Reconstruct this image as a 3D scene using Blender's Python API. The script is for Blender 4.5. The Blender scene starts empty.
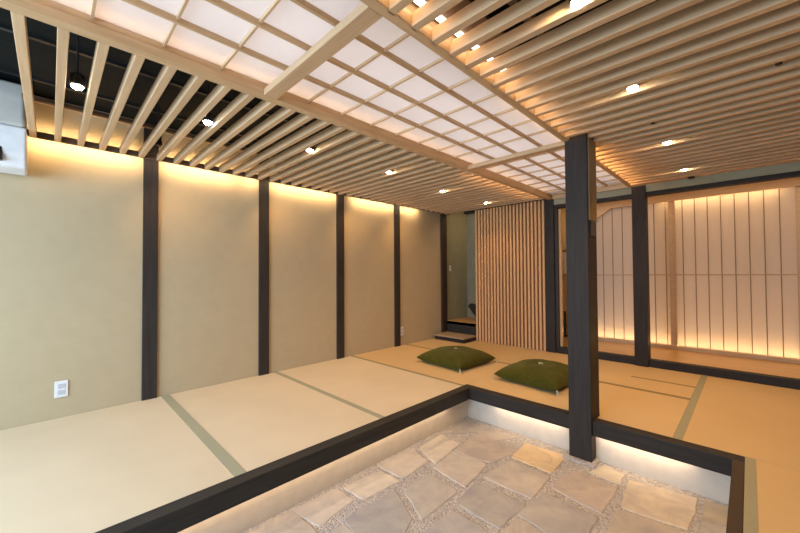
import bpy, bmesh, math, random
from mathutils import Vector, Matrix, noise
random.seed(7)
SC = bpy.context.scene
COL = SC.collection
Z0 = 1.275          # eye height above the stone floor; geometry below is given relative to the eye

# ------------------------------------------------------------------ materials
def mat(name, col, rough=.6, spec=.5, metal=0., var=None, scale=(4,4,4), nscale=5., detail=5., bump=0., bump_scale=40.,
        rnd=0., emit=None, estr=0.):
    m = bpy.data.materials.new(name); m.use_nodes = True
    nt = m.node_tree; N = nt.nodes; L = nt.links
    b = N['Principled BSDF']
    b.inputs['Roughness'].default_value = rough
    b.inputs['Metallic'].default_value = metal
    b.inputs['Specular IOR Level'].default_value = spec
    tc = N.new('ShaderNodeTexCoord'); mp = N.new('ShaderNodeMapping'); mp.inputs['Scale'].default_value = scale
    L.new(tc.outputs['Object'], mp.inputs['Vector'])
    oi = N.new('ShaderNodeObjectInfo')
    ad = N.new('ShaderNodeVectorMath'); ad.operation = 'ADD'
    ml = N.new('ShaderNodeVectorMath'); ml.operation = 'SCALE'; ml.inputs['Scale'].default_value = 37.
    cb = N.new('ShaderNodeCombineXYZ')
    for i in range(3): L.new(oi.outputs['Random'], cb.inputs[i])
    L.new(cb.outputs[0], ml.inputs[0]); L.new(mp.outputs[0], ad.inputs[0]); L.new(ml.outputs[0], ad.inputs[1])
    nz = N.new('ShaderNodeTexNoise'); nz.inputs['Scale'].default_value = nscale; nz.inputs['Detail'].default_value = detail
    L.new(ad.outputs[0], nz.inputs['Vector'])
    cr = N.new('ShaderNodeValToRGB')
    c2 = var if var else tuple(c*.9 for c in col)
    cr.color_ramp.elements[0].position = .3; cr.color_ramp.elements[0].color = (*c2, 1)
    cr.color_ramp.elements[1].position = .7; cr.color_ramp.elements[1].color = (*col, 1)
    L.new(nz.outputs['Fac'], cr.inputs['Fac'])
    out = cr.outputs['Color']
    if rnd:
        hv = N.new('ShaderNodeHueSaturation')
        mr = N.new('ShaderNodeMapRange'); mr.inputs['To Min'].default_value = 1-rnd; mr.inputs['To Max'].default_value = 1+rnd
        L.new(oi.outputs['Random'], mr.inputs['Value']); L.new(mr.outputs[0], hv.inputs['Value']); L.new(out, hv.inputs['Color'])
        out = hv.outputs['Color']
    L.new(out, b.inputs['Base Color'])
    if bump:
        n2 = N.new('ShaderNodeTexNoise'); n2.inputs['Scale'].default_value = bump_scale; n2.inputs['Detail'].default_value = 4
        L.new(ad.outputs[0], n2.inputs['Vector'])
        bp = N.new('ShaderNodeBump'); bp.inputs['Strength'].default_value = bump; bp.inputs['Distance'].default_value = .01
        L.new(n2.outputs['Fac'], bp.inputs['Height']); L.new(bp.outputs[0], b.inputs['Normal'])
    if emit:
        b.inputs['Emission Color'].default_value = (*emit, 1); b.inputs['Emission Strength'].default_value = estr
    return m

def emis(name, col, s):
    m = bpy.data.materials.new(name); m.use_nodes = True; nt = m.node_tree; nt.nodes.clear()
    e = nt.nodes.new('ShaderNodeEmission'); e.inputs[0].default_value = (*col, 1); e.inputs[1].default_value = s
    o = nt.nodes.new('ShaderNodeOutputMaterial'); nt.links.new(e.outputs[0], o.inputs[0]); return m

def paper_mat(name, col, trans, fibre=.04):
    m = bpy.data.materials.new(name); m.use_nodes = True; nt = m.node_tree; N = nt.nodes; L = nt.links; N.clear()
    d = N.new('ShaderNodeBsdfDiffuse'); t = N.new('ShaderNodeBsdfTranslucent'); mx = N.new('ShaderNodeMixShader')
    tc = N.new('ShaderNodeTexCoord'); nz = N.new('ShaderNodeTexNoise'); nz.inputs['Scale'].default_value = 60; nz.inputs['Detail'].default_value = 6
    L.new(tc.outputs['Object'], nz.inputs['Vector'])
    cr = N.new('ShaderNodeValToRGB')
    cr.color_ramp.elements[0].color = (*[c*(1-fibre) for c in col], 1); cr.color_ramp.elements[1].color = (*col, 1)
    L.new(nz.outputs['Fac'], cr.inputs['Fac']); L.new(cr.outputs[0], d.inputs[0]); L.new(cr.outputs[0], t.inputs[0])
    mx.inputs[0].default_value = trans
    o = N.new('ShaderNodeOutputMaterial')
    L.new(d.outputs[0], mx.inputs[1]); L.new(t.outputs[0], mx.inputs[2]); L.new(mx.outputs[0], o.inputs[0]); return m

M = {}
M['wall'] = mat('straw_plaster', (.47,.38,.245), .9, .2, var=(.45,.365,.233), nscale=3, bump=.12, bump_scale=90)
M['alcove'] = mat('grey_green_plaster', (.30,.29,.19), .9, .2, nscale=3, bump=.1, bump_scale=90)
M['fascia'] = mat('grey_green_board', (.36,.35,.25), .8, .2, nscale=3)
M['cream'] = mat('cream_plaster', (.72,.60,.36), .9, .2, nscale=3)
M['white'] = mat('white_plaster', (.62,.57,.50), .85, .2, var=(.57,.52,.455), nscale=4, bump=.15, bump_scale=30)
M['slatX'] = mat('pale_cypress_along_x', (.66,.47,.29), .55, .3, var=(.56,.38,.22), scale=(1.2,18,18), nscale=3, rnd=.06)
M['slatY'] = mat('pale_cypress_along_y', (.64,.45,.26), .55, .3, var=(.53,.35,.19), scale=(18,1.2,18), nscale=3, rnd=.05)
M['slatZ'] = mat('red_cypress_upright', (.72,.44,.22), .55, .3, var=(.66,.39,.19), scale=(9,9,.5), nscale=2, detail=2, rnd=.06)
M['muntin'] = mat('slim_brown_muntin', (.34,.22,.11), .6, .2)
M['lathback'] = mat('red_brown_board', (.25,.10,.035), .7, .2, scale=(18,18,1.2), nscale=3)
M['brown'] = mat('brown_board', (.16,.10,.065), .7, .2, scale=(18,1.2,18), nscale=3)
M['floorwood'] = mat('honey_floorboards', (.62,.36,.13), .35, .5, var=(.48,.26,.09), scale=(1.5,14,14), nscale=3)
M['darkZ'] = mat('dark_stain_upright', (.040,.033,.030), .6, .25, var=(.026,.021,.019), scale=(16,16,1.2), nscale=3, bump=.15, bump_scale=6)
M['darkX'] = mat('dark_stain_along_x', (.036,.031,.028), .6, .25, var=(.022,.019,.017), scale=(1.2,16,16), nscale=3, bump=.1, bump_scale=6)
M['darkY'] = mat('dark_stain_along_y', (.038,.035,.031), .6, .3, var=(.024,.022,.020), scale=(16,1.2,16), nscale=3, bump=.1, bump_scale=6)
M['rbrown'] = mat('dark_red_brown_wood', (.04,.024,.016), .5, .4, scale=(16,16,1.2), nscale=3)
M['void'] = mat('blue_black_ceiling_boards', (.007,.010,.010), .7, .15, var=(.003,.004,.005), scale=(9,.6,9), nscale=3)
M['heri'] = mat('sage_cloth_border', (.37,.36,.25), .8, .2, nscale=30)
M['heri2'] = mat('sage_brown_border', (.30,.235,.115), .8, .2, nscale=30)
M['black'] = mat('black_metal', (.012,.012,.013), .4, .5)
M['rubberwhite'] = mat('white_plastic', (.74,.75,.77), .35, .5)
M['ac_shade'] = mat('shade_grey_plastic', (.52,.50,.46), .45, .5)  # dim shade on the upper air conditioner panel is put into this grey
M['socket'] = mat('grey_plastic', (.52,.53,.56), .4, .5)
M['steel'] = mat('brushed_aluminium', (.6,.58,.55), .35, .5, metal=.8)
M['tuft'] = mat('cream_thread', (.60,.55,.38), .9, .2)
M['paper'] = paper_mat('washi_paper', (.88,.86,.86), .62)
M['paper2'] = paper_mat('warm_washi_paper', (.86,.80,.74), .6, .08)
M['led'] = emis('led_strip', (1,.9,.75), 3.5)
M['lens_w'] = emis('warm_lamp_lens', (1,.86,.62), 40)
M['lens_c'] = emis('cool_lamp_lens', (.72,.88,1), 40)

def tatami_mat(name, along, k=(1,1,1)):
    m = mat(name, (.66,.53,.32), .6, .3)
    nt = m.node_tree; N = nt.nodes; L = nt.links; b = N['Principled BSDF']
    tc = N.new('ShaderNodeTexCoord'); w = N.new('ShaderNodeTexWave'); w.wave_type = 'BANDS'
    w.bands_direction = along; w.inputs['Scale'].default_value = 62; w.inputs['Distortion'].default_value = .4
    L.new(tc.outputs['Object'], w.inputs['Vector'])
    nz = N.new('ShaderNodeTexNoise'); nz.inputs['Scale'].default_value = 2.2; nz.inputs['Detail'].default_value = 5
    mp = N.new('ShaderNodeMapping'); mp.inputs['Scale'].default_value = (1,1,1)
    L.new(tc.outputs['Object'], mp.inputs[0]); L.new(mp.outputs[0], nz.inputs['Vector'])
    cr = N.new('ShaderNodeValToRGB')
    cr.color_ramp.elements[0].position = .25; cr.color_ramp.elements[0].color = (.63*k[0],.53*k[1],.375*k[2],1)
    cr.color_ramp.elements[1].position = .75; cr.color_ramp.elements[1].color = (.69*k[0],.585*k[1],.42*k[2],1)
    L.new(nz.outputs['Fac'], cr.inputs[0]); L.new(cr.outputs[0], b.inputs['Base Color'])
    bp = N.new('ShaderNodeBump'); bp.inputs['Strength'].default_value = .12; bp.inputs['Distance'].default_value = .002
    L.new(w.outputs['Fac'], bp.inputs['Height']); L.new(bp.outputs[0], b.inputs['Normal'])
    return m
M['tatamiA'] = tatami_mat('rush_weave_a', 'X')
M['tatamiB'] = tatami_mat('rush_weave_b_warmlit', 'Y', (.96,.82,.60)); M['tatamiC'] = tatami_mat('rush_weave_c_warmlit', 'X', (.96,.82,.60))  # warm lamplight over the back and right mats is put into their tint

def green_mat():
    m = mat('moss_green_linen', (.078,.072,.010), .95, .1, var=(.054,.050,.006), nscale=8, bump=.35, bump_scale=260)
    b = m.node_tree.nodes['Principled BSDF']; b.inputs['Sheen Weight'].default_value = .25
    b.inputs['Sheen Tint'].default_value = (.5,.5,.2,1)
    return m
M['green'] = green_mat()

def stone_mat():
    m = bpy.data.materials.new('honed_sandstone'); m.use_nodes = True
    nt = m.node_tree; N = nt.nodes; L = nt.links; b = N['Principled BSDF']
    b.inputs['Roughness'].default_value = .75; b.inputs['Specular IOR Level'].default_value = .25
    at = N.new('ShaderNodeAttribute'); at.attribute_name = 'stone_tone'; at.attribute_type = 'GEOMETRY'
    tc = N.new('ShaderNodeTexCoord')
    n1 = N.new('ShaderNodeTexNoise'); n1.inputs['Scale'].default_value = 7; n1.inputs['Detail'].default_value = 8; n1.inputs['Roughness'].default_value = .65
    n1.inputs['Distortion'].default_value = .8
    L.new(tc.outputs['Object'], n1.inputs['Vector'])
    r1 = N.new('ShaderNodeValToRGB'); r1.color_ramp.elements[0].position = .32; r1.color_ramp.elements[0].color = (.76,.76,.80,1)
    r1.color_ramp.elements[1].position = .68; r1.color_ramp.elements[1].color = (1.08,1.06,1.0,1)
    L.new(n1.outputs['Fac'], r1.inputs[0])
    mx = N.new('ShaderNodeMix'); mx.data_type = 'RGBA'; mx.blend_type = 'MULTIPLY'; mx.inputs['Factor'].default_value = 1
    L.new(at.outputs['Color'], mx.inputs['A']); L.new(r1.outputs[0], mx.inputs['B'])
    L.new(mx.outputs['Result'], b.inputs['Base Color'])
    bp = N.new('ShaderNodeBump'); bp.inputs['Strength'].default_value = .35; bp.inputs['Distance'].default_value = .008
    L.new(n1.outputs['Fac'], bp.inputs['Height']); L.new(bp.outputs[0], b.inputs['Normal'])
    return m
def gravel_mat():
    m = bpy.data.materials.new('pale_gravel_joint'); m.use_nodes = True
    nt = m.node_tree; N = nt.nodes; L = nt.links; b = N['Principled BSDF']
    b.inputs['Roughness'].default_value = .9; b.inputs['Specular IOR Level'].default_value = .2
    tc = N.new('ShaderNodeTexCoord'); v = N.new('ShaderNodeTexVoronoi'); v.inputs['Scale'].default_value = 110
    L.new(tc.outputs['Object'], v.inputs['Vector'])
    r = N.new('ShaderNodeValToRGB'); r.color_ramp.elements[0].color = (.36,.33,.31,1); r.color_ramp.elements[1].color = (.62,.59,.56,1)
    sp = N.new('ShaderNodeSeparateColor'); L.new(v.outputs['Color'], sp.inputs[0])
    L.new(sp.outputs[0], r.inputs[0])
    L.new(r.outputs[0], b.inputs['Base Color'])
    bp = N.new('ShaderNodeBump'); bp.inputs['Strength'].default_value = .8; bp.inputs['Distance'].default_value = .01; bp.invert = True
    L.new(v.outputs['Distance'], bp.inputs['Height']); L.new(bp.outputs[0], b.inputs['Normal'])
    return m
M['stone'] = stone_mat(); M['gravel'] = gravel_mat()

# ------------------------------------------------------------------ mesh helpers (world coordinates, z relative to the eye)
def V(x, y, z): return Vector((x, y, z + Z0))
def add_box(bm, x0, x1, y0, y1, z0, z1, bev=0.):
    vs = [bm.verts.new(V(x, y, z)) for z in (z0, z1) for y in (y0, y1) for x in (x0, x1)]
    fs = [(0,2,3,1),(4,5,7,6),(0,1,5,4),(1,3,7,5),(3,2,6,7),(2,0,4,6)]
    faces = [bm.faces.new([vs[i] for i in f]) for f in fs]
    if bev:
        es = list({e for f in faces for e in f.edges})
        bmesh.ops.bevel(bm, geom=es, offset=bev, segments=2, profile=.5, affect='EDGES')
def add_prism(bm, pts, axis, a0, a1):
    """pts: 2-D outline; axis: the extruded axis"""
    def mk(p, a):
        if axis == 'x': return V(a, p[0], p[1])
        if axis == 'y': return V(p[0], a, p[1])
        return V(p[0], p[1], a)
    A = [bm.verts.new(mk(p, a0)) for p in pts]; B = [bm.verts.new(mk(p, a1)) for p in pts]
    n = len(pts)
    bm.faces.new(A); bm.faces.new(B[::-1])
    for i in range(n): bm.faces.new((A[i], B[i], B[(i+1) % n], A[(i+1) % n]))
    bmesh.ops.recalc_face_normals(bm, faces=bm.faces)
def add_lathe(bm, prof, c, axis=Vector((0,0,1)), seg=20):
    """prof: (radius, height) along axis from point c"""
    axis = axis.normalized(); q = axis.to_track_quat('Z', 'Y'); rings = []
    for r, h in prof:
        rings.append([bm.verts.new(V(*c) + q @ Vector((r*math.cos(2*math.pi*i/seg), r*math.sin(2*math.pi*i/seg), h))) for i in range(seg)])
    for a, b in zip(rings, rings[1:]):
        for i in range(seg): bm.faces.new((a[i], a[(i+1) % seg], b[(i+1) % seg], b[i]))
    bm.faces.new(rings[0][::-1]); bm.faces.new(rings[-1])
def add_tube(bm, pts, r, seg=8):
    rings = []
    P = [V(*p) for p in pts]
    for i, p in enumerate(P):
        d = (P[min(i+1, len(P)-1)] - P[max(i-1, 0)]).normalized(); q = d.to_track_quat('Z', 'Y')
        rings.append([bm.verts.new(p + q @ Vector((r*math.cos(2*math.pi*k/seg), r*math.sin(2*math.pi*k/seg), 0))) for k in range(seg)])
    for a, b in zip(rings, rings[1:]):
        for i in range(seg): bm.faces.new((a[i], a[(i+1) % seg], b[(i+1) % seg], b[i]))
    bm.faces.new(rings[0][::-1]); bm.faces.new(rings[-1])

WP = {}   # world position of each thing's base
def tag(o, label=None, cat=None, group=None, kind=None):
    if label: o['label'] = label
    if cat: o['category'] = cat
    if group: o['group'] = group
    if kind: o['kind'] = kind
    return o
def build(name, bm, m, parent=None, smooth=False, label=None, cat=None, group=None, kind=None, origin=None):
    bmesh.ops.recalc_face_normals(bm, faces=bm.faces)
    xs = [v.co for v in bm.verts]
    mn = Vector((min(v.x for v in xs), min(v.y for v in xs), min(v.z for v in xs)))
    mxx = Vector((max(v.x for v in xs), max(v.y for v in xs), max(v.z for v in xs)))
    o0 = origin if origin else Vector(((mn.x+mxx.x)/2, (mn.y+mxx.y)/2, mn.z))
    for v in bm.verts: v.co -= o0
    me = bpy.data.meshes.new(name)
    if smooth:
        for f in bm.faces: f.smooth = True
    bm.to_mesh(me); bm.free()
    for mm in (m if isinstance(m, (list, tuple)) else [m]): me.materials.append(mm)
    o = bpy.data.objects.new(name, me); COL.objects.link(o)
    WP[o.name] = o0
    if parent: o.parent = parent; o.location = o0 - WP[parent.name]
    else: o.location = o0
    return tag(o, label, cat, group, kind)
def box(name, x0, x1, y0, y1, z0, z1, m, parent=None, bev=0., **k):
    bm = bmesh.new(); add_box(bm, x0, x1, y0, y1, z0, z1, bev); return build(name, bm, m, parent, **k)
def empty(name, p, label, cat, group=None):
    o = bpy.data.objects.new(name, None); COL.objects.link(o); o.empty_display_size = .1
    o.location = V(*p); WP[o.name] = V(*p); return tag(o, label, cat, group)
def place(o, delta):
    o.location = o.location + Vector(delta)
def dup(root, loc, label=None, group=None):
    r = root.copy(); COL.objects.link(r); r.location = loc
    if label: r['label'] = label
    if group: r['group'] = group
    for ch in list(root.children):
        c = ch.copy(); COL.objects.link(c); c.parent = r
        for g in list(ch.children):
            d = g.copy(); COL.objects.link(d); d.parent = c
    return r

XL, XR, YN, YB, YC = -3.45, 1.55, -1.95, 4.47, 5.32
ZT, ZF, ZC, ZS = -1.0, -1.275, 1.24, .92      # tatami top, stone floor, dark ceiling, slat underside

# ------------------------------------------------------------------ the setting
S = dict(kind='structure')
bm = bmesh.new(); add_box(bm, XL-.12, XL, YN, 5.10, ZF, ZC); build('wall_left', bm, M['wall'], **S)
# a darker green-grey facing lines the stair alcove
box('wall_alcove_side', XL, XL+.006, YB+.01, 5.08, -.755, ZC, M['alcove'], **S)
box('wall_alcove_partition', -2.24, -2.20, YB+.02, 5.14, ZF, ZC, M['cream'], **S)
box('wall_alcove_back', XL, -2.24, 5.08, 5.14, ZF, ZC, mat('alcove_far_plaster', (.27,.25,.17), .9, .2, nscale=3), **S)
box('wall_corridor_left', -2.30, -2.24, 5.14, YC+.45, ZF, ZC, M['cream'], **S)
box('wall_corridor_back', -2.24, -1.60, YC, YC+.06, ZF, ZC, M['cream'], **S)
box('wall_back', -2.24, XR, YC+.45, YC+.51, ZF, ZC, M['cream'], **S)
box('wall_right', XR, XR+.1, YN, YC+.51, ZF, ZC, M['wall'], **S)
bm = bmesh.new()
for b in ((XL-.12, -3.2, YN-.12, YN, ZF, ZC), (1.2, XR+.1, YN-.12, YN, ZF, ZC), (-3.2, 1.2, YN-.12, YN, .9, ZC), (-3.2, -1.85, YN-.12, YN, ZF, -1.0)):
    add_box(bm, *b)
build('wall_near', bm, M['wall'], **S)
bm = bmesh.new()
for x in (-3.17, -1.83, -.8, .2, 1.17): add_box(bm, x-.03, x+.03, YN-.08, YN-.03, -.99 if x < -1.9 else ZF, .9, .004)
add_box(bm, -3.2, 1.2, YN-.08, YN-.03, .84, .9)
build('window_1', bm, M['darkZ'], **S)
box('ceiling', XL-.12, XR+.1, YN-.12, YC+.6, ZC, ZC+.08, M['void'], **S)
bm = bmesh.new()
for i in range(3):
    x = XL + .55*i + .3
    add_box(bm, x-.012, x+.012, YN, YB, ZC-.014, ZC)
build('trim_ceiling', bm, M['black'], **S)
box('trim_cornice', XL, XL+.035, YN, YB, 1.19, 1.215, M['slatY'], **S)

# paved stone floor
STONES = [[(-1.198,2.513),(-0.925,2.541),(-0.929,2.269),(-1.177,2.274)],[(-1.511,2.079),(-1.53,2.413),(-1.208,2.353),(-1.265,2.105)],
[(-1.74,2.236),(-1.74,2.53),(-1.30,2.575),(-1.40,2.41),(-1.562,2.42)],[(-1.476,1.8),(-1.51,2.049),(-1.266,2.064),(-1.227,1.766)],
[(-1.189,1.936),(-1.159,2.208),(-0.912,2.207),(-0.902,1.941)],[(-1.164,1.608),(-1.196,1.829),(-0.901,1.853),(-0.916,1.605)],
[(-1.448,1.488),(-1.452,1.713),(-1.234,1.682),(-1.227,1.38)],[(-1.723,1.919),(-1.744,2.188),(-1.555,2.155),(-1.52,1.85)],
[(-0.882,1.76),(-0.85,2.03),(-0.588,2.008),(-0.60,1.72)],[(-1.154,1.29),(-1.145,1.53),(-0.936,1.529),(-0.921,1.29)],
[(-0.846,2.12),(-0.821,2.397),(-0.584,2.38),(-0.581,2.08)],[(-0.536,2.515),(-0.238,2.569),(-0.247,2.25),(-0.503,2.209)],
[(-0.198,2.582),(-0.087,2.593),(-0.083,2.422),(-0.189,2.391)],[(-0.70,2.594),(-0.586,2.562),(-0.579,2.43),(-0.736,2.447)],
[(-0.517,2.16),(-0.241,2.20),(-0.251,1.9),(-0.505,1.86)],[(-1.73,1.255),(-1.708,1.515),(-1.55,1.52),(-1.57,1.27)],
[(-1.53,1.74),(-1.20,1.72),(-1.20,1.735),(-1.35,1.76)],[(-1.765,1.56),(-1.756,1.87),(-1.562,1.80),(-1.556,1.57)],
[(-1.77,0.937),(-1.754,1.2),(-1.605,1.216),(-1.569,0.98)],[(-1.50,1.10),(-1.49,1.43),(-1.27,1.33),(-1.217,1.206),(-1.30,1.06)],
[(-0.19,2.36),(-0.083,2.385),(-0.083,2.02),(-0.195,2.0)],
[(-1.18,2.235),(-1.22,2.03),(-1.20,1.99),(-1.21,2.06)]]
TONES = [(.78,.55,.27),(.52,.42,.31),(.50,.42,.32),(.60,.50,.37),(.58,.48,.36),(.42,.37,.30),(.50,.43,.33),(.66,.55,.40),
         (.46,.40,.32),(.45,.40,.33),(.54,.43,.32),(.66,.53,.36),(.50,.40,.25),(.66,.55,.38),(.52,.42,.30),(.66,.55,.40)]
STONES = [s for s in STONES if s not in (STONES[16], STONES[21])]
def inside(p, poly):
    c = False
    for i in range(len(poly)):
        a, b = poly[i], poly[i-1]
        if (a[1] > p[1]) != (b[1] > p[1]) and p[0] < (b[0]-a[0])*(p[1]-a[1])/(b[1]-a[1])+a[0]: c = not c
    return c
rs = random.Random(3)
def near_any(poly):
    pts = list(poly) + [(sum(p[0] for p in poly)/len(poly), sum(p[1] for p in poly)/len(poly))]
    pts += [((a[0]+b[0])/2, (a[1]+b[1])/2) for a, b in zip(poly, poly[1:]+poly[:1])]
    for s in STONES:
        if any(inside(p, s) for p in pts): return True
        for p in list(s) + [(sum(q[0] for q in s)/len(s), sum(q[1] for q in s)/len(s))]:
            if inside(p, poly): return True
    return False
extra = []
y = 1.22
cols = [(-1.76,-1.52),(-1.48,-1.20),(-1.16,-.90),(-.86,-.58),(-.54,-.26),(-.22,-.085)]
for ci, (a, b) in enumerate(cols):
    y = 2.5
    while y > YN+.1:
        h = rs.uniform(.24,.34); j = lambda: rs.uniform(-.014,.014)
        poly = [(a+j(), y-h+j()), (a+j(), y+j()), (b+j(), y+j()), (b+j(), y-h+j())]
        if not near_any(poly): extra.append(poly); y -= h+.03
        else: y -= .02
bm = bmesh.new()
lay = bm.loops.layers.float_color.new('stone_tone')
allst = [(s, TONES[i] if i < len(TONES) else TONES[1+i % 7]) for i, s in enumerate(STONES)] + [(s, rs.choice(TONES[1:])) for s in extra]
for s, tone in allst:
    cx = sum(p[0] for p in s)/len(s); cy = sum(p[1] for p in s)/len(s)
    ar = sum(s[i-1][0]*s[i][1]-s[i][0]*s[i-1][1] for i in range(len(s)))
    if ar < 0: s = s[::-1]
    s = [(cx+(p[0]-cx)*1.11, cy+(p[1]-cy)*1.11) for p in s]
    # subdivide and roughen the outline
    out = []
    n = len(s)
    for i in range(n):
        p, q = s[i], s[(i+1) % n]
        for k in range(6):
            t = k/6
            x = p[0]*(1-t)+q[0]*t; yy = p[1]*(1-t)+q[1]*t
            if k == 0:
                x = x*.975+cx*.025; yy = yy*.975+cy*.025
            nn = noise.noise(Vector((x*9, yy*9, 3)))*.010 + noise.noise(Vector((x*30, yy*30, 7)))*.010
            d = Vector((x-cx, yy-cy)); d.normalize()
            out.append((x+d.x*nn, yy+d.y*nn))
    zt = ZF + rs.uniform(.001,.003)
    lo = [bm.verts.new(V(x+(x-cx)*.01, yy+(yy-cy)*.01, ZF-.03)) for x, yy in out]
    mi = [bm.verts.new(V(x, yy, zt-.004)) for x, yy in out]
    up = [bm.verts.new(V(cx+(x-cx)*.965, cy+(yy-cy)*.965, zt)) for x, yy in out]
    fs = [bm.faces.new(up)]
    for A, B in ((lo, mi), (mi, up)):
        for i in range(len(out)): fs.append(bm.faces.new((A[i], A[(i+1) % len(out)], B[(i+1) % len(out)], B[i])))
    for f in fs:
        for l in f.loops: l[lay] = (tone[0]*.88+.06, tone[1]*.96+.06, tone[2]*1.08+.08, 1)
nstone = len(bm.faces)
ng = 1
# gravel bed as a gently uneven grid
g0x, g1x, g0y, g1y = -1.86, 0.05, YN, 2.72
nx, ny = 60, 150
grid = [[bm.verts.new(V(g0x+(g1x-g0x)*i/nx, g0y+(g1y-g0y)*j/ny, ZF-.003+.003*noise.noise(Vector((i*.9, j*.9, 0))))) for i in range(nx+1)] for j in range(ny+1)]
for j in range(ny):
    for i in range(nx):
        f = bm.faces.new((grid[j][i], grid[j][i+1], grid[j+1][i+1], grid[j+1][i])); f.material_index = 1
        for l in f.loops: l[lay] = (.4,.38,.36,1)
bm.normal_update()
me = bpy.data.meshes.new('floor'); bm.to_mesh(me); bm.free()
me.materials.append(M['stone']); me.materials.append(M['gravel'])
fl = bpy.data.objects.new('floor', me); COL.objects.link(fl); fl['kind'] = 'structure'

# raised platform: recessed white plinth walls round the sunken floor
box('wall_plinth_left', -1.86, -1.80, YN, 2.70, ZF-.05, -1.05, M['white'], **S)
box('wall_plinth_back', -1.80, XR, 2.64, 2.70, ZF-.05, -1.05, M['white'], **S)
box('wall_plinth_right', -.01, .05, YN, 2.64, ZF-.05, -1.05, M['white'], **S)
bm = bmesh.new()
add_box(bm, XL, -1.81, YN, 2.66, -1.06, -1.045); add_box(bm, XL, XR, 2.66, YB+.02, -1.06, -1.045); add_box(bm, 0, XR, YN, 2.66, -1.06, -1.045)
build('floor_platform', bm, M['brown'], **S)

# dark kerbs
box('trim_1', -1.815, -1.735, YN, 2.655, -1.095, ZT+.003, M['darkY'], bev=.003, **S)
box('trim_2', -1.735, -.035, 2.575, 2.655, -1.095, ZT+.003, M['darkX'], bev=.003, **S)
box('trim_3', -.082, -.035, YN, 2.575, -1.095, ZT+.003, M['rbrown'], bev=.003, **S)
# sill and header of the corridor opening, step riser
box('trim_4', -1.725, XR, YB, YB+.09, -1.06, -.925, M['darkX'], bev=.003, **S)
box('trim_5', -1.725, XR, YB, YB+.09, .81, .85, M['darkX'], bev=.002, **S)
box('trim_6', -1.725, XR, YB-.005, YB+.09, .85, .93, M['fascia'], **S)
box('trim_7', XL, -2.87, YB+.004, YB+.05, -1.05, -.757, M['darkX'], **S)
box('trim_8', -3.08, -1.80, YB+.01, YB+.07, .905, ZC, M['darkX'], **S)
box('trim_9', XL, -3.08, YB+.01, YB+.07, .955, ZC, M['alcove'], **S)
box('trim_10', -1.725, -1.69, YB+.01, YB+.08, -.925, .81, M['rbrown'], **S)
box('trim_11', -1.69, -1.662, YB+.05, YB+.085, -.925, .80, M['slatZ'], **S)
bm = bmesh.new(); add_box(bm, -2.24, XR, YB+.09, YC, -.96, -.925); add_box(bm, -1.66, XR, YB+.085, YB+.095, -.93, -.924)
build('floor_corridor', bm, M['floorwood'], **S)
box('floor_alcove', XL, -2.24, YB+.004, 5.08, -.80, -.755, M['floorwood'], **S)
box('ceiling_corridor', -2.24, XR, YB+.09, YC+.45, 1.0, 1.04, M['slatX'], **S)
# pale lintel with a chamfered corner above the shoji
bm = bmesh.new()
add_prism(bm, [(-1.75, .99), (XR, .99), (XR, .855), (-1.29, .855), (-1.52, .70), (-1.60, .63), (-1.75, .63)], 'y', YC-.04, YC-.005)
build('trim_12', bm, M['slatX'], **S)
box('baseboard_back', -1.64, XR, YC-.045, YC-.005, -.925, -.885, M['slatX'], **S)

# ------------------------------------------------------------------ posts
box('wooden_post', -.905, -.762, 2.55, 2.738, ZF-.01, ZS+.03, M['darkZ'], bev=.004, label='thick dark square post rising from the stone floor to the ceiling', cat='post')
p = bpy.data.objects['wooden_post']
box('post_footing', -.945, -.735, 2.51, 2.64, ZF-.02, ZF+.012, M['gravel'], p, bev=.008, label='rough stone footing')
box('lit_side_sheet', -.762, -.756, 2.57, 2.73, .355, ZS, mat('lit_side_tan', (.30,.21,.11), .6, .3, scale=(16,16,1.2), nscale=3), p, label='upper side face, lamplight put into its tan')  # thin sheet; light reflected on the post side is put into its tan
box('mortise', -.7625, -.754, 2.60, 2.70, .25, .355, M['black'], p, label='black open mortise hole')
gp = 'dark posts along the plastered wall'
names = ['first dark post on the plaster wall, nearest the air conditioner', 'second dark post on the plaster wall counting from the air conditioner',
         'third dark post on the plaster wall, midway down the room', 'fourth dark wall post, just before the far low white outlet']
for yc, lb in zip((.572, 1.512, 2.437, 3.385), names):
    box('wooden_post', XL-.02, XL+.02, yc-.05, yc+.05, ZT-.02, ZC, M['darkZ'], bev=.002, label=lb, cat='post', group=gp)
box('wooden_post', XL-.02, XL+.035, 4.36, YB+.01, -.99, ZS+.1, M['rbrown'], bev=.002, label='slim dark corner post at the stair alcove beside the black step', cat='post')
box('wooden_post', -1.838, -1.725, YB-.02, YB+.10, ZT-.02, ZS, M['darkZ'], bev=.003, label='dark post at the right edge of the vertical lattice screen', cat='post')
box('wooden_post', -.888, -.765, YB-.03, YB+.10, ZT-.02, ZS, M['darkZ'], bev=.003, label='dark post standing in front of the glowing paper screen', cat='post')

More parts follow.
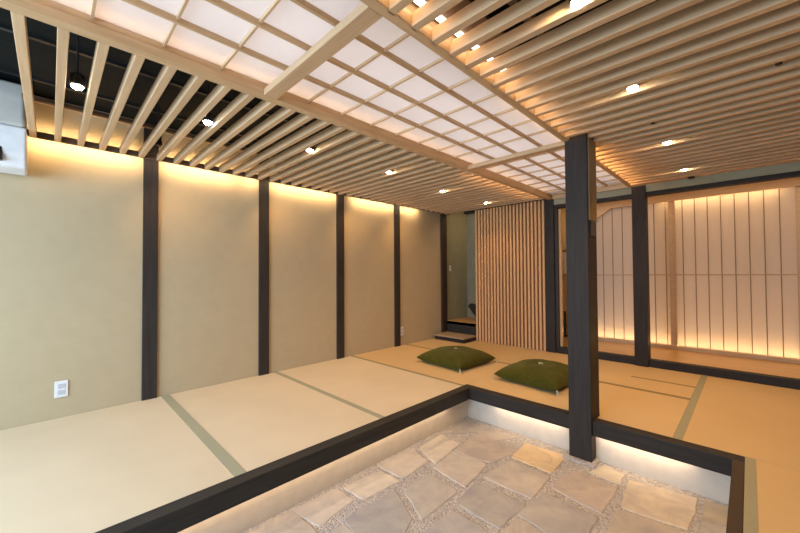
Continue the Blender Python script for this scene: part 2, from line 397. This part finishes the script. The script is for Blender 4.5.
# ------------------------------------------------------------------ tatami mats
def tatami(x0, x1, y0, y1, along, label, borders, lighth=True):
    g = .0015
    t = empty('tatami_mat', ((x0+x1)/2, (y0+y1)/2, -1.045), label, 'tatami mat', 'tatami mats on the raised floor')
    if x0 < -1 and abs(x1+.345) < .01 and y0 < 2.7:      # this mat is cut round the thick post
        bm = bmesh.new()
        add_prism(bm, [(x0+g, y0+g), (-.91, y0+g), (-.91, 2.742), (-.757, 2.742), (-.757, y0+g), (x1-g, y0+g), (x1-g, y1-g), (x0+g, y1-g)], 'z', -1.045, ZT)
        build('rush_surface', bm, M[along], t)
    else: box('rush_surface', x0+g, x1-g, y0+g, y1-g, -1.045, ZT, M[along], t, bev=.003)
    for (a, b, c, d) in borders:
        box('border', a, b, c, d, ZT-.002, ZT+.0015, M['heri'] if lighth else M['heri2'], t)
H = .034
A = -1.815
tatami(XL, A, -.275, .685, 'tatamiA', 'pale tatami mat under the wall outlet, nearest the viewer on the left', [(XL, A, .685-H, .685), (XL, A, -.275, -.275+H)])
tatami(XL, A, -1.235, -.275, 'tatamiA', 'tatami mat beside the entrance, below the air conditioner', [(XL, A, -.275-H, -.275), (XL, A, -1.235, -1.235+H)])
tatami(XL, A, -1.95, -1.235, 'tatamiA', 'tatami mat at the foot of the front window wall', [(XL, A, -1.235-H, -1.235)])
tatami(XL, A, .685, 1.64, 'tatamiA', 'tatami mat between the first two dark wall posts', [(XL, A, 1.64-H*.75, 1.64), (XL, A, .685, .685+H*.8)])
tatami(XL, A, 1.64, 2.60, 'tatamiA', 'tatami mat between the second and third dark wall posts', [(XL, A, 2.60-H*.6, 2.60), (XL, A, 1.64, 1.64+H*.6)])
tatami(XL, -1.815, 2.60, 3.56, 'tatamiB', 'tatami mat under the left green cushion', [(XL, -1.815, 2.60, 2.62), (XL, -1.815, 3.56-.02, 3.56)], False)
tatami(-1.815, -.345, 2.66, 3.56, 'tatamiB', 'tatami mat under the right green cushion and behind the thick post', [(-1.815, -.345, 3.56-.03, 3.56)], False)
tatami(XL, -1.9, 3.56, YB, 'tatamiB', 'tatami mat in front of the step and lattice screen', [(XL, -1.9, 3.56, 3.575)], False)
tatami(-1.9, -.345, 3.56, YB, 'tatamiB', 'tatami mat in front of the glowing paper screen, with a short brown inset line', [(-1.9, -.345, 3.56, 3.58), (-.82, -.345, 3.935, 3.965)], False)
tatami(-.345, XR, 2.66, YB, 'tatamiC', 'broad tatami mat at the far right with a sage border on its left edge', [(-.345, -.30, 2.66, YB)])
tatami(-.035, XR, .9, 2.66, 'tatamiC', 'tatami mat at the lower right corner, right of the sunken floor corner', [(-.035, .006, .9, 2.66)])
tatami(-.035, XR, -1.95, .9, 'tatamiA', 'tatami mat along the right kerb of the sunken floor, nearest the entrance', [(-.035, .006, -1.95, .9)])

# ------------------------------------------------------------------ slatted ceilings
PITCH = .1168; SW = .034; SH = .052
def slats(x0, x1, k0, k1, parent):
    bm = bmesh.new(); yc = .96+PITCH*k0
    add_box(bm, x0, x1, yc-SW/2, yc+SW/2, ZS, ZS+SH, .0025)
    first = build('slat', bm, M['slatX'], parent)
    for k in range(k0+1, k1):
        c = first.copy(); COL.objects.link(c); c.parent = parent
        c.location = first.location + Vector((0, PITCH*(k-k0), 0))
sl = empty('slatted_ceiling', (-2.6, 1.9, ZS), 'pale timber slatted ceiling bay beside the plaster wall', 'slatted ceiling')
slats(XL+.10, -1.80, -9, 30, sl)
box('ledger', XL+.083, XL+.0995, -.12, YB, ZS+.002, ZS+.045, M['brown'], sl, label='brown ledger board by the wall')
sr = empty('slatted_ceiling', (.3, 1.9, ZS), 'wider pale timber slatted ceiling bay right of the paper panels', 'slatted ceiling')
slats(-.885, XR, -9, 30, sr)
box('backing_board', -.868, -.72, -1.2, YB, 1.012, 1.026, M['brown'], sr)
box('light_strip', -.868+.014, -.868+.033, -1.2, 2.2, .998, 1.012, M['led'], sr)
# spacer blocks on the boards between the slats
box('joist', -.60, -.57, -1.2, YB, ZS+SH, ZS+SH+.03, M['brown'], sr)
box('joist', .55, .58, -1.2, YB, ZS+SH, ZS+SH+.03, M['brown'], sr)
box('joist', -2.80, -2.77, -.12, YB, ZS+SH, ZS+SH+.02, M['brown'], sl)

# ------------------------------------------------------------------ paper ceiling
pc = empty('paper_ceiling', (-1.35, 1.2, ZS), 'glowing white paper ceiling panel gridded with pale timber', 'ceiling light')
YE = YB-.01
box('side_beam', -1.80, -1.748, YN, YE, ZS, ZS+.04, M['slatY'], pc, bev=.003)
box('side_beam', -.913, -.872, YN, YE, ZS, ZS+.055, M['slatY'], pc, bev=.003)
box('housing_side', -1.775, -1.76, YN, YE, ZS+.04, ZC, M['slatY'], pc)
box('housing_side', -.895, -.885, YN, YE, ZS+.055, ZC, M['slatY'], pc)
beamY = (-1.06, .80, 2.645)
for yb in beamY:
    box('cross_beam', -1.748, -.913, yb-.035, yb+.035, ZS, ZS+.034, M['slatX'], pc, bev=.003)
box('cross_beam', -1.725, -.913, YE-.03, YE, ZS, ZS+.045, M['slatX'], pc, bev=.002)
box('paper_sheet', -1.76, -.895, YN, YE, .992, .995, M['paper'], pc)
for x in (-1.125, -1.335, -1.54):
    box('grid_bar', x-.007, x+.007, YN, YE, .968, .990, M['slatY'], pc)
bounds = [(-1.95, -1.06), (-1.06, .80), (.80, 2.645), (2.645, YE)]
for a, b in bounds:
    n = max(1, round((b-a)/.2305))
    for k in range(1, n):
        yy = a+(b-a)*k/n
        box('grid_bar', -1.76, -.895, yy-.0045, yy+.0045, .976, .990, M['slatX'], pc)

# ------------------------------------------------------------------ lattice screen
ls = empty('lattice_screen', (-2.35, YB, ZT), 'sliding door screen of close upright reddish cypress laths', 'screen')
X0, X1 = -2.865, -1.842
box('back_panel', X0+.004, X1, YB-.002, YB+.012, ZT+.001, .925, M['lathback'], ls)
n = 21; ptc = (X1-X0-.026)/(n-1)
bm = bmesh.new(); add_box(bm, X0, X0+.026, YB-.022, YB-.002, ZT+.001, .928, 0); f0 = build('lath', bm, M['slatZ'], ls)
for k in range(1, n):
    c = f0.copy(); COL.objects.link(c); c.parent = ls; c.location = f0.location + Vector((ptc*k, 0, 0))

# ------------------------------------------------------------------ shoji screens
def shoji(x0, x1, bars, label):
    t = empty('shoji_screen', ((x0+x1)/2, YC, -.885), label, 'paper screen', None)
    fw_ = .03
    box('paper_sheet', x0+.005, x1-.005, YC+.012, YC+.014, -.88, .86, M['paper2'], t)
    for a, b in ((x0, x0+fw_), (x1-fw_, x1)): box('stile', a, b, YC-.002, YC+.03, -.885, .86, M['slatX'], t)
    box('middle_rail', x0+fw_, x1-fw_, YC+.002, YC+.010, -.043, -.031, M['slatX'], t)
    for b in bars:
        box('muntin', b-.004, b+.004, YC+.003, YC+.0115, -.88, .855, M['muntin'], t)
shoji(-1.62, -.655, [-1.52+.1145*k for k in range(8)], 'backlit paper screen behind the two dark posts, left of the middle stile')
shoji(-.655, .372, [-.555+.1125*k for k in range(8)], 'wide backlit paper screen at far right with warm glow along top and bottom')
shoji(.372, 1.52, [.372+.03+.1125*k for k in range(1, 10)], 'paper screen beyond the right edge stile')

# ------------------------------------------------------------------ alcove: step and stair
st = empty('step_board', (-3.13, 4.3, ZT), 'low dark step with pale tread in front of the stair alcove', 'step')
box('base', -3.41, -2.875, 4.15, YB, ZT+.001, ZT+.055, M['darkX'], st, bev=.003)
box('tread', -3.42, -2.872, 4.135, YB, ZT+.055, ZT+.073, mat('pale_brown_tread', (.40,.30,.20), .5, .4, scale=(1.2,16,16), nscale=3), st, bev=.003, label='pale brown tread')
sg = empty('staircase', (-3.0, 4.85, -.755), 'dark sloping stair edge glimpsed in the alcove left of the lattice', 'stair')
bm = bmesh.new()
add_prism(bm, [(-3.29, -.54), (-3.24, -.50), (-2.62, -.90+.15), (-2.62, -.754), (-3.10, -.754)], 'y', 4.86, 4.93)
build('stringer', bm, M['darkX'], sg)
for k in range(3):
    box('stair_tread', -3.0+.24*k-.1, -2.78+.24*k-.1, 4.93, 5.07, -.754, -.72+.04*k, M['rbrown'], sg)

# corridor end: cabinet box and dark object
w = empty('wall_cabinet', (-1.98, YC, .02), 'small white wall box in the gap left of the thick post', 'wall box')
box('casing', -2.06, -1.865, YC-.09, YC, -.02, .30, M['rubberwhite'], w, bev=.004)
box('top_shelf', -2.08, -1.86, YC-.10, YC, .30, .315, M['rbrown'], w)
box('door_seam', -2.055, -1.868, YC-.093, YC-.089, .135, .143, M['socket'], w)
u = empty('umbrella_stand', (-1.97, YC-.12, -.925), 'black upright stand on the corridor floor left of the thick post', 'stand')
bm = bmesh.new(); add_box(bm, -2.06, -1.885, YC-.2, YC-.04, -.924, -.56, .012); build('body', bm, M['black'], u)
box('foot', -2.07, -1.875, YC-.21, YC-.03, -.925, -.90, M['black'], u, bev=.004)

# ------------------------------------------------------------------ floor cushions
def cushion(cx, cy, ax, ay, ang, label, seed):
    t = empty('floor_cushion', (cx, cy, ZT), label, 'cushion', 'moss green floor cushions')
    R = Matrix.Rotation(ang, 3, 'Z'); n = 40; bm = bmesh.new(); H_ = .162
    def P(u, v, side):
        # outline is drawn in between the corners
        pin = 1-.055*(1-abs(v)**2.2); piv = 1-.055*(1-abs(u)**2.2)
        x = u*ax/2*pin; y = v*ay/2*piv
        e = (1-abs(u)**2.6)*(1-abs(v)**2.6)
        h = max(e, 0)**.45
        fold = noise.noise(Vector((u*2.3+seed, v*2.3, seed)))*.012*h
        cor = min(1, (2-abs(u)-abs(v))*1.4)
        rad = math.atan2(v-math.copysign(1, v), u-math.copysign(1, u))
        fold += .005*math.sin(rad*16)*(1-cor)*h*1.5
        zc = .052
        if side > 0:
            dim = .010*math.exp(-(u*u+v*v)/.012)
            z = zc + (H_-zc)*h + fold - dim
        else: z = zc - (zc-.001)*min(1, h*1.7)
        return V(cx, cy, ZT) + R @ Vector((x, y, 0)) + Vector((0, 0, z))
    top = [[None]*(n+1) for _ in range(n+1)]; bot = [[None]*(n+1) for _ in range(n+1)]
    for i in range(n+1):
        for j in range(n+1):
            uu = math.sin((-1+2*i/n)*math.pi/2); vv = math.sin((-1+2*j/n)*math.pi/2)
            uu = .6*uu+.4*(-1+2*i/n); vv = .6*vv+.4*(-1+2*j/n)
            top[i][j] = bm.verts.new(P(uu, vv, 1))
            bot[i][j] = top[i][j] if i in (0, n) or j in (0, n) else bm.verts.new(P(uu, vv, -1))
    for i in range(n):
        for j in range(n):
            bm.faces.new((top[i][j], top[i+1][j], top[i+1][j+1], top[i][j+1]))
            bm.faces.new((bot[i][j], bot[i][j+1], bot[i+1][j+1], bot[i+1][j]))
    build('cover', bm, M['green'], t, smooth=True)
    bm = bmesh.new()
    c = (cx, cy, ZT)
    def L_(x, y, z): 
        q = R @ Vector((x, y, 0)); return (cx+q.x, cy+q.y, ZT+z)
    add_tube(bm, [L_(-.02, -.006, .150), L_(-.01, -.002, .156), L_(.012, .004, .156), L_(.024, .002, .150)], .006)
    add_tube(bm, [L_(0, -.022, .150), L_(.002, -.01, .156), L_(0, .012, .156), L_(-.004, .024, .150)], .006)
    build('centre_tuft', bm, M['tuft'], t, label='cream centre tie')
    for sx, sy in ((-1,-1),(1,-1),(1,1),(-1,1)):
        bm = bmesh.new()
        a, b = sx*ax/2, sy*ay/2
        for d in (-.006, 0, .007):
            add_tube(bm, [L_(a*.985, b*.985, .045), L_(a*1.012+d, b*1.02, .034), L_(a*1.025+d*2, b*1.04-d, .003)], .0022, 5)
        build('tassel', bm, M['tuft'], t, label='cream corner tassel')
cushion(-2.345, 3.22, .63, .62, math.radians(-4), 'moss green floor cushion on the left, before the lattice screen', 1.3)
cushion(-1.395, 3.24, .60, .62, math.radians(-4), 'moss green floor cushion on the right, partly behind the thick dark post', 5.1)

# ------------------------------------------------------------------ small fittings on the wall
def outlet(yc, zc, w, h, label, name='wall_outlet', cat='outlet', sockets=2):
    t = empty(name, (XL, yc, zc), label, cat)
    box('plate', XL, XL+.008, yc-w/2, yc+w/2, zc-h/2, zc+h/2, M['rubberwhite'], t, bev=.003)
    for k in range(sockets):
        zz = zc + (.022 if k == 0 else -.022) if sockets == 2 else zc
        box('socket' if name == 'wall_outlet' else 'rocker', XL+.006, XL+.0105, yc-w*.27, yc+w*.27, zz-.015, zz+.015, M['socket'], t, bev=.001)
outlet(.062, -.80, .070, .115, 'white wall outlet low on the plaster wall near the viewer')
outlet(3.475, -.805, .06, .12, 'white wall outlet beside the fourth dark wall post')
outlet(4.60, .08, .05, .09, 'small pale light switch on the alcove side wall', 'light_switch', 'switch', 1)

# ------------------------------------------------------------------ air conditioner
ac = empty('air_conditioner', (XL, -.55, .68), 'white wall air conditioner at the upper left edge', 'air conditioner')
def extr(name, pts, m, y0=-1.0, y1=-.115, **k):
    bm = bmesh.new(); add_prism(bm, pts, 'x', 0, 1)
    bm.free()
    bm = bmesh.new(); add_prism(bm, [(p[0], p[1]) for p in pts], 'y', y0, y1)
    bmesh.ops.bevel(bm, geom=[e for e in bm.edges], offset=.022, segments=4, profile=.5, affect='EDGES', clamp_overlap=True)
    return build(name, bm, m, ac, **k)
extr('body', [(XL, .68), (XL+.10, .655), (XL+.20, .68), (XL+.25, .76), (XL+.262, .90), (XL+.262, .925), (XL, .925)], M['rubberwhite'])
extr('front_panel', [(XL+.01, .925), (XL+.262, .925), (XL+.26, 1.12), (XL+.24, 1.205), (XL+.01, 1.205)], M['ac_shade'], y1=-.12, label='upper panel, its dim shade put in as grey')
box('air_outlet', XL+.17, XL+.258, -.92, -.215, .705, .79, M['black'], ac, bev=.01, label='dark air slot')

# ------------------------------------------------------------------ ceiling lights
def downlight(x, y, label, cool=False, tilt=0, w=9):
    t = empty('downlight', (x, y, .92), label, 'downlight', 'small ceiling downlights above the slats')
    bm = bmesh.new(); add_lathe(bm, [(.0257,0),(.029,.002),(.029,.05),(.02,.06),(.004,.062),(.004,.30)], (x, y, .930)); build('housing', bm, M['black'], t, smooth=False)
    bm = bmesh.new(); add_lathe(bm, [(.004,0),(.014,.002),(.022,.009),(.0255,.02)], (x, y, .914), seg=20); build('lens', bm, M['lens_c'] if cool else M['lens_w'], t)
    ld = bpy.data.lights.new('downlight_beam', 'SPOT'); ld.energy = w; ld.spot_size = math.radians(118); ld.spot_blend = 1
    ld.color = (.85,.93,1) if cool else (1,.58,.25); ld.shadow_soft_size = .015
    lo = bpy.data.objects.new('downlight_beam', ld); COL.objects.link(lo); lo.parent = t; lo.location = (0, 0, -.012)
    ls_ = bpy.data.lights.new('downlight_graze', 'SPOT'); ls_.energy = w*.09; ls_.spot_size = math.radians(62); ls_.spot_blend = 1
    ls_.color = (1,.66,.34); ls_.shadow_soft_size = .01
    l2 = bpy.data.objects.new('downlight_graze', ls_); COL.objects.link(l2); l2.parent = t; l2.location = (math.copysign(.035, -tilt), 0, .028); l2.rotation_euler = (0, tilt, 0)
def gap(k): return .96+PITCH*(k+.5)
Lk = [(-8, 'warm downlight nearest the air conditioner', False), (-3, 'cold bluish-white downlight left of the paper ceiling', True), (3, 'third downlight from the air conditioner, in the left slats', False),
      (10, 'fourth downlight from the air conditioner, in the left slats', False), (18, 'fifth downlight from the air conditioner, in the left slats', False), (26, 'downlight just above the lattice screen', False)]
for k, lb, c in Lk: downlight(-2.32 if k < 15 else -2.44, gap(k), lb, c, tilt=-1.15, w=8 if k < 0 or k > 20 else 17)
Rk = [(2, 'brightest downlight of the right slats, at the top edge'), (9, 'second downlight of the right slats, up from the thick post'), (18, 'third downlight of the right slats, level with the top of the thick post'), (26, 'farthest downlight of the right slats, near the paper screen')]
for k, lb in Rk: downlight(-.40, gap(k)+(.024 if k == 2 else 0), lb, False, tilt=1.15, w=24)
def spot(x, y, label):
    t = empty('spotlight', (x, y, .93), label, 'spotlight', 'black ceiling spotlights by the wall')
    bm = bmesh.new(); add_lathe(bm, [(.021,0),(.026,.003),(.024,.03),(.019,.045),(.019,.095),(.012,.105)], (x, y, .95)); build('head', bm, M['black'], t)
    bm = bmesh.new(); add_lathe(bm, [(.006,0),(.006,.2)], (x, y, 1.04), seg=10); build('stem', bm, M['black'], t)
    ld = bpy.data.lights.new('spotlight_beam', 'SPOT'); ld.energy = 9; ld.spot_size = math.radians(100); ld.spot_blend = 1; ld.color = (1,.56,.22); ld.shadow_soft_size = .02
    lo = bpy.data.objects.new('spotlight_beam', ld); COL.objects.link(lo); lo.parent = t; lo.location = (0, 0, -.005); lo.rotation_euler = (.35, .35, 0)
SP = [(-4, 'black hanging spotlight above the first dark wall post'), (4, 'black spotlight above the second dark wall post'), (12, 'black spotlight above the third dark wall post'), (19, 'black spotlight above the fourth dark wall post')]
for k, lb in SP: spot(-3.06 if k < 0 else -3.1, gap(k), lb)
for x, y, lb in ((-.385, 4.40, 'flat black smoke detector under the slats near the header'), (.11, gap(11), 'tiny black sensor in the right slats near the right edge'), (-.41, gap(14), 'tiny black sensor between two right downlights')):
    bm = bmesh.new()
    r = .028 if y > 4.3 else .012
    add_lathe(bm, [(r*.7, 0), (r, .006), (r, .016)], (x, y, ZS-.014 if y > 4.3 else ZS+.005)); o = build('ceiling_sensor', bm, M['black'], label=lb, cat='sensor')

# ------------------------------------------------------------------ light
def area(name, loc, sx, sy, energy, col, direction, up=None):
    ld = bpy.data.lights.new(name, 'AREA'); ld.shape = 'RECTANGLE'; ld.size = sx; ld.size_y = sy; ld.energy = energy; ld.color = col
    o = bpy.data.objects.new(name, ld); COL.objects.link(o)
    d = Vector(direction).normalized()
    z = -d; x = Vector(up).normalized() if up else (Vector((1,0,0)) if abs(d.x) < .9 else Vector((0,1,0)))
    x = (x - z*x.dot(z)).normalized(); y = z.cross(x)
    m = Matrix((x, y, z)).transposed().to_4x4(); m.translation = V(*loc); o.matrix_world = m
    return o
WARM = (1,.60,.26)
# strips behind the ledger, washing the plaster
for a, b in ((-.12, .50), (.64, 1.22), (1.30, 1.44), (1.58, 2.37), (2.62, 3.32), (3.45, 3.80)):
    area('wall_wash_strip', (XL+.080, (a+b)/2, ZS+.004), b-a, .012, 2.3*(b-a), (1,.68,.36), (-1, 0, -.45), up=(0,1,0))
    area('wall_wash_strip', (XL+.080, (a+b)/2, ZS+.075), b-a, .012, .8*(b-a), (1,.68,.36), (-1, 0, .25), up=(0,1,0))
# strips under the kerbs
def under(name, loc, ln, e, d, up): area(name, loc, ln, .015, e*ln, (1,.70,.44), d, up)
under('kerb_strip', (-1.748, .25, -1.099), 4.2, .42, (-.5, 0, -1), (0,1,0))
under('kerb_strip', (-1.24, 2.588, -1.099), .55, .65, (0, .5, -1), (1,0,0))
under('kerb_strip', (-.50, 2.588, -1.099), .46, .8, (0, .5, -1), (1,0,0))
# above the paper ceiling
area('paper_ceiling_lamp', (-1.33, 1.25, ZC-.01), .70, 6.2, 17, (1,.92,.90), (0,0,-1))
area('paper_edge_strip', (-1.725, 1.25, 1.06), .02, 6.2, 2.2, (1,.62,.30), (.25,0,-1))
area('paper_edge_strip', (-.93, 3.1, 1.06), .02, 2.6, 1.2, (1,.62,.30), (-.25,0,-1))
# strips over the slats beside the paper ceiling
area('slat_edge_strip', (-.845, 1.5, .994), .012, 4.4, 2.2, WARM, (.15,0,-1))
area('slat_edge_strip', (-1.85, 3.45, 1.03), .012, 1.5, 2.2, WARM, (-.2,0,-1))
area('slat_edge_strip', (-.845, 3.6, 1.0), .012, 1.6, 2.2, WARM, (.3,0,-1))
# behind the shoji
area('shoji_bottom_strip', (-.15, YC+.10, -.90), 3.2, .03, 9, (1,.60,.24), (0,-.35,1), up=(1,0,0))
area('shoji_top_strip', (-.25, YC+.085, .875), .98, .02, 2.2, (1,.66,.30), (0,-.35,-1), up=(1,0,0))
area('shoji_fill', (-.15, YC+.42, 0), 3.2, 1.6, 1.9, (1,.68,.52), (0,-1,0), up=(1,0,0))
# unseen fill lights added to brighten the corridor and warm the alcove
area('corridor_fill', (-.5, 4.95, .98), 3.2, .12, 4.2, (1,.62,.30), (0,0,-1))
area('alcove_fill', (-2.7, 4.8, 1.1), .4, .2, 2.6, (1,.66,.34), (-.3,0,-1))
# daylight through the front window
area('window_daylight', (-1.7, YN-.3, .25), 2.6, 1.3, 112, (.60,.80,1), (-.6, 1, -.5), up=(1,0,0))

w = bpy.data.worlds.new('World'); SC.world = w; w.use_nodes = True
w.node_tree.nodes['Background'].inputs[0].default_value = (.75,.85,1,1); w.node_tree.nodes['Background'].inputs[1].default_value = .6

# ------------------------------------------------------------------ camera
f = 349.35
FW = Vector((-.70690363,.70703116,.01985447)); RT = Vector((.70707292,.70711488,-.00603626)); UP = RT.cross(FW)
cd = bpy.data.cameras.new('camera'); cd.sensor_width = 36; cd.lens = 36*f/800; cd.clip_start = .02
cam = bpy.data.objects.new('camera', cd); COL.objects.link(cam)
m = Matrix((RT, UP, -FW)).transposed().to_4x4(); m.translation = Vector((0, 0, Z0)); cam.matrix_world = m
SC.camera = cam
SC.view_settings.view_transform = 'Standard'
SC.view_settings.look = 'None'
SC.view_settings.exposure = 0.67
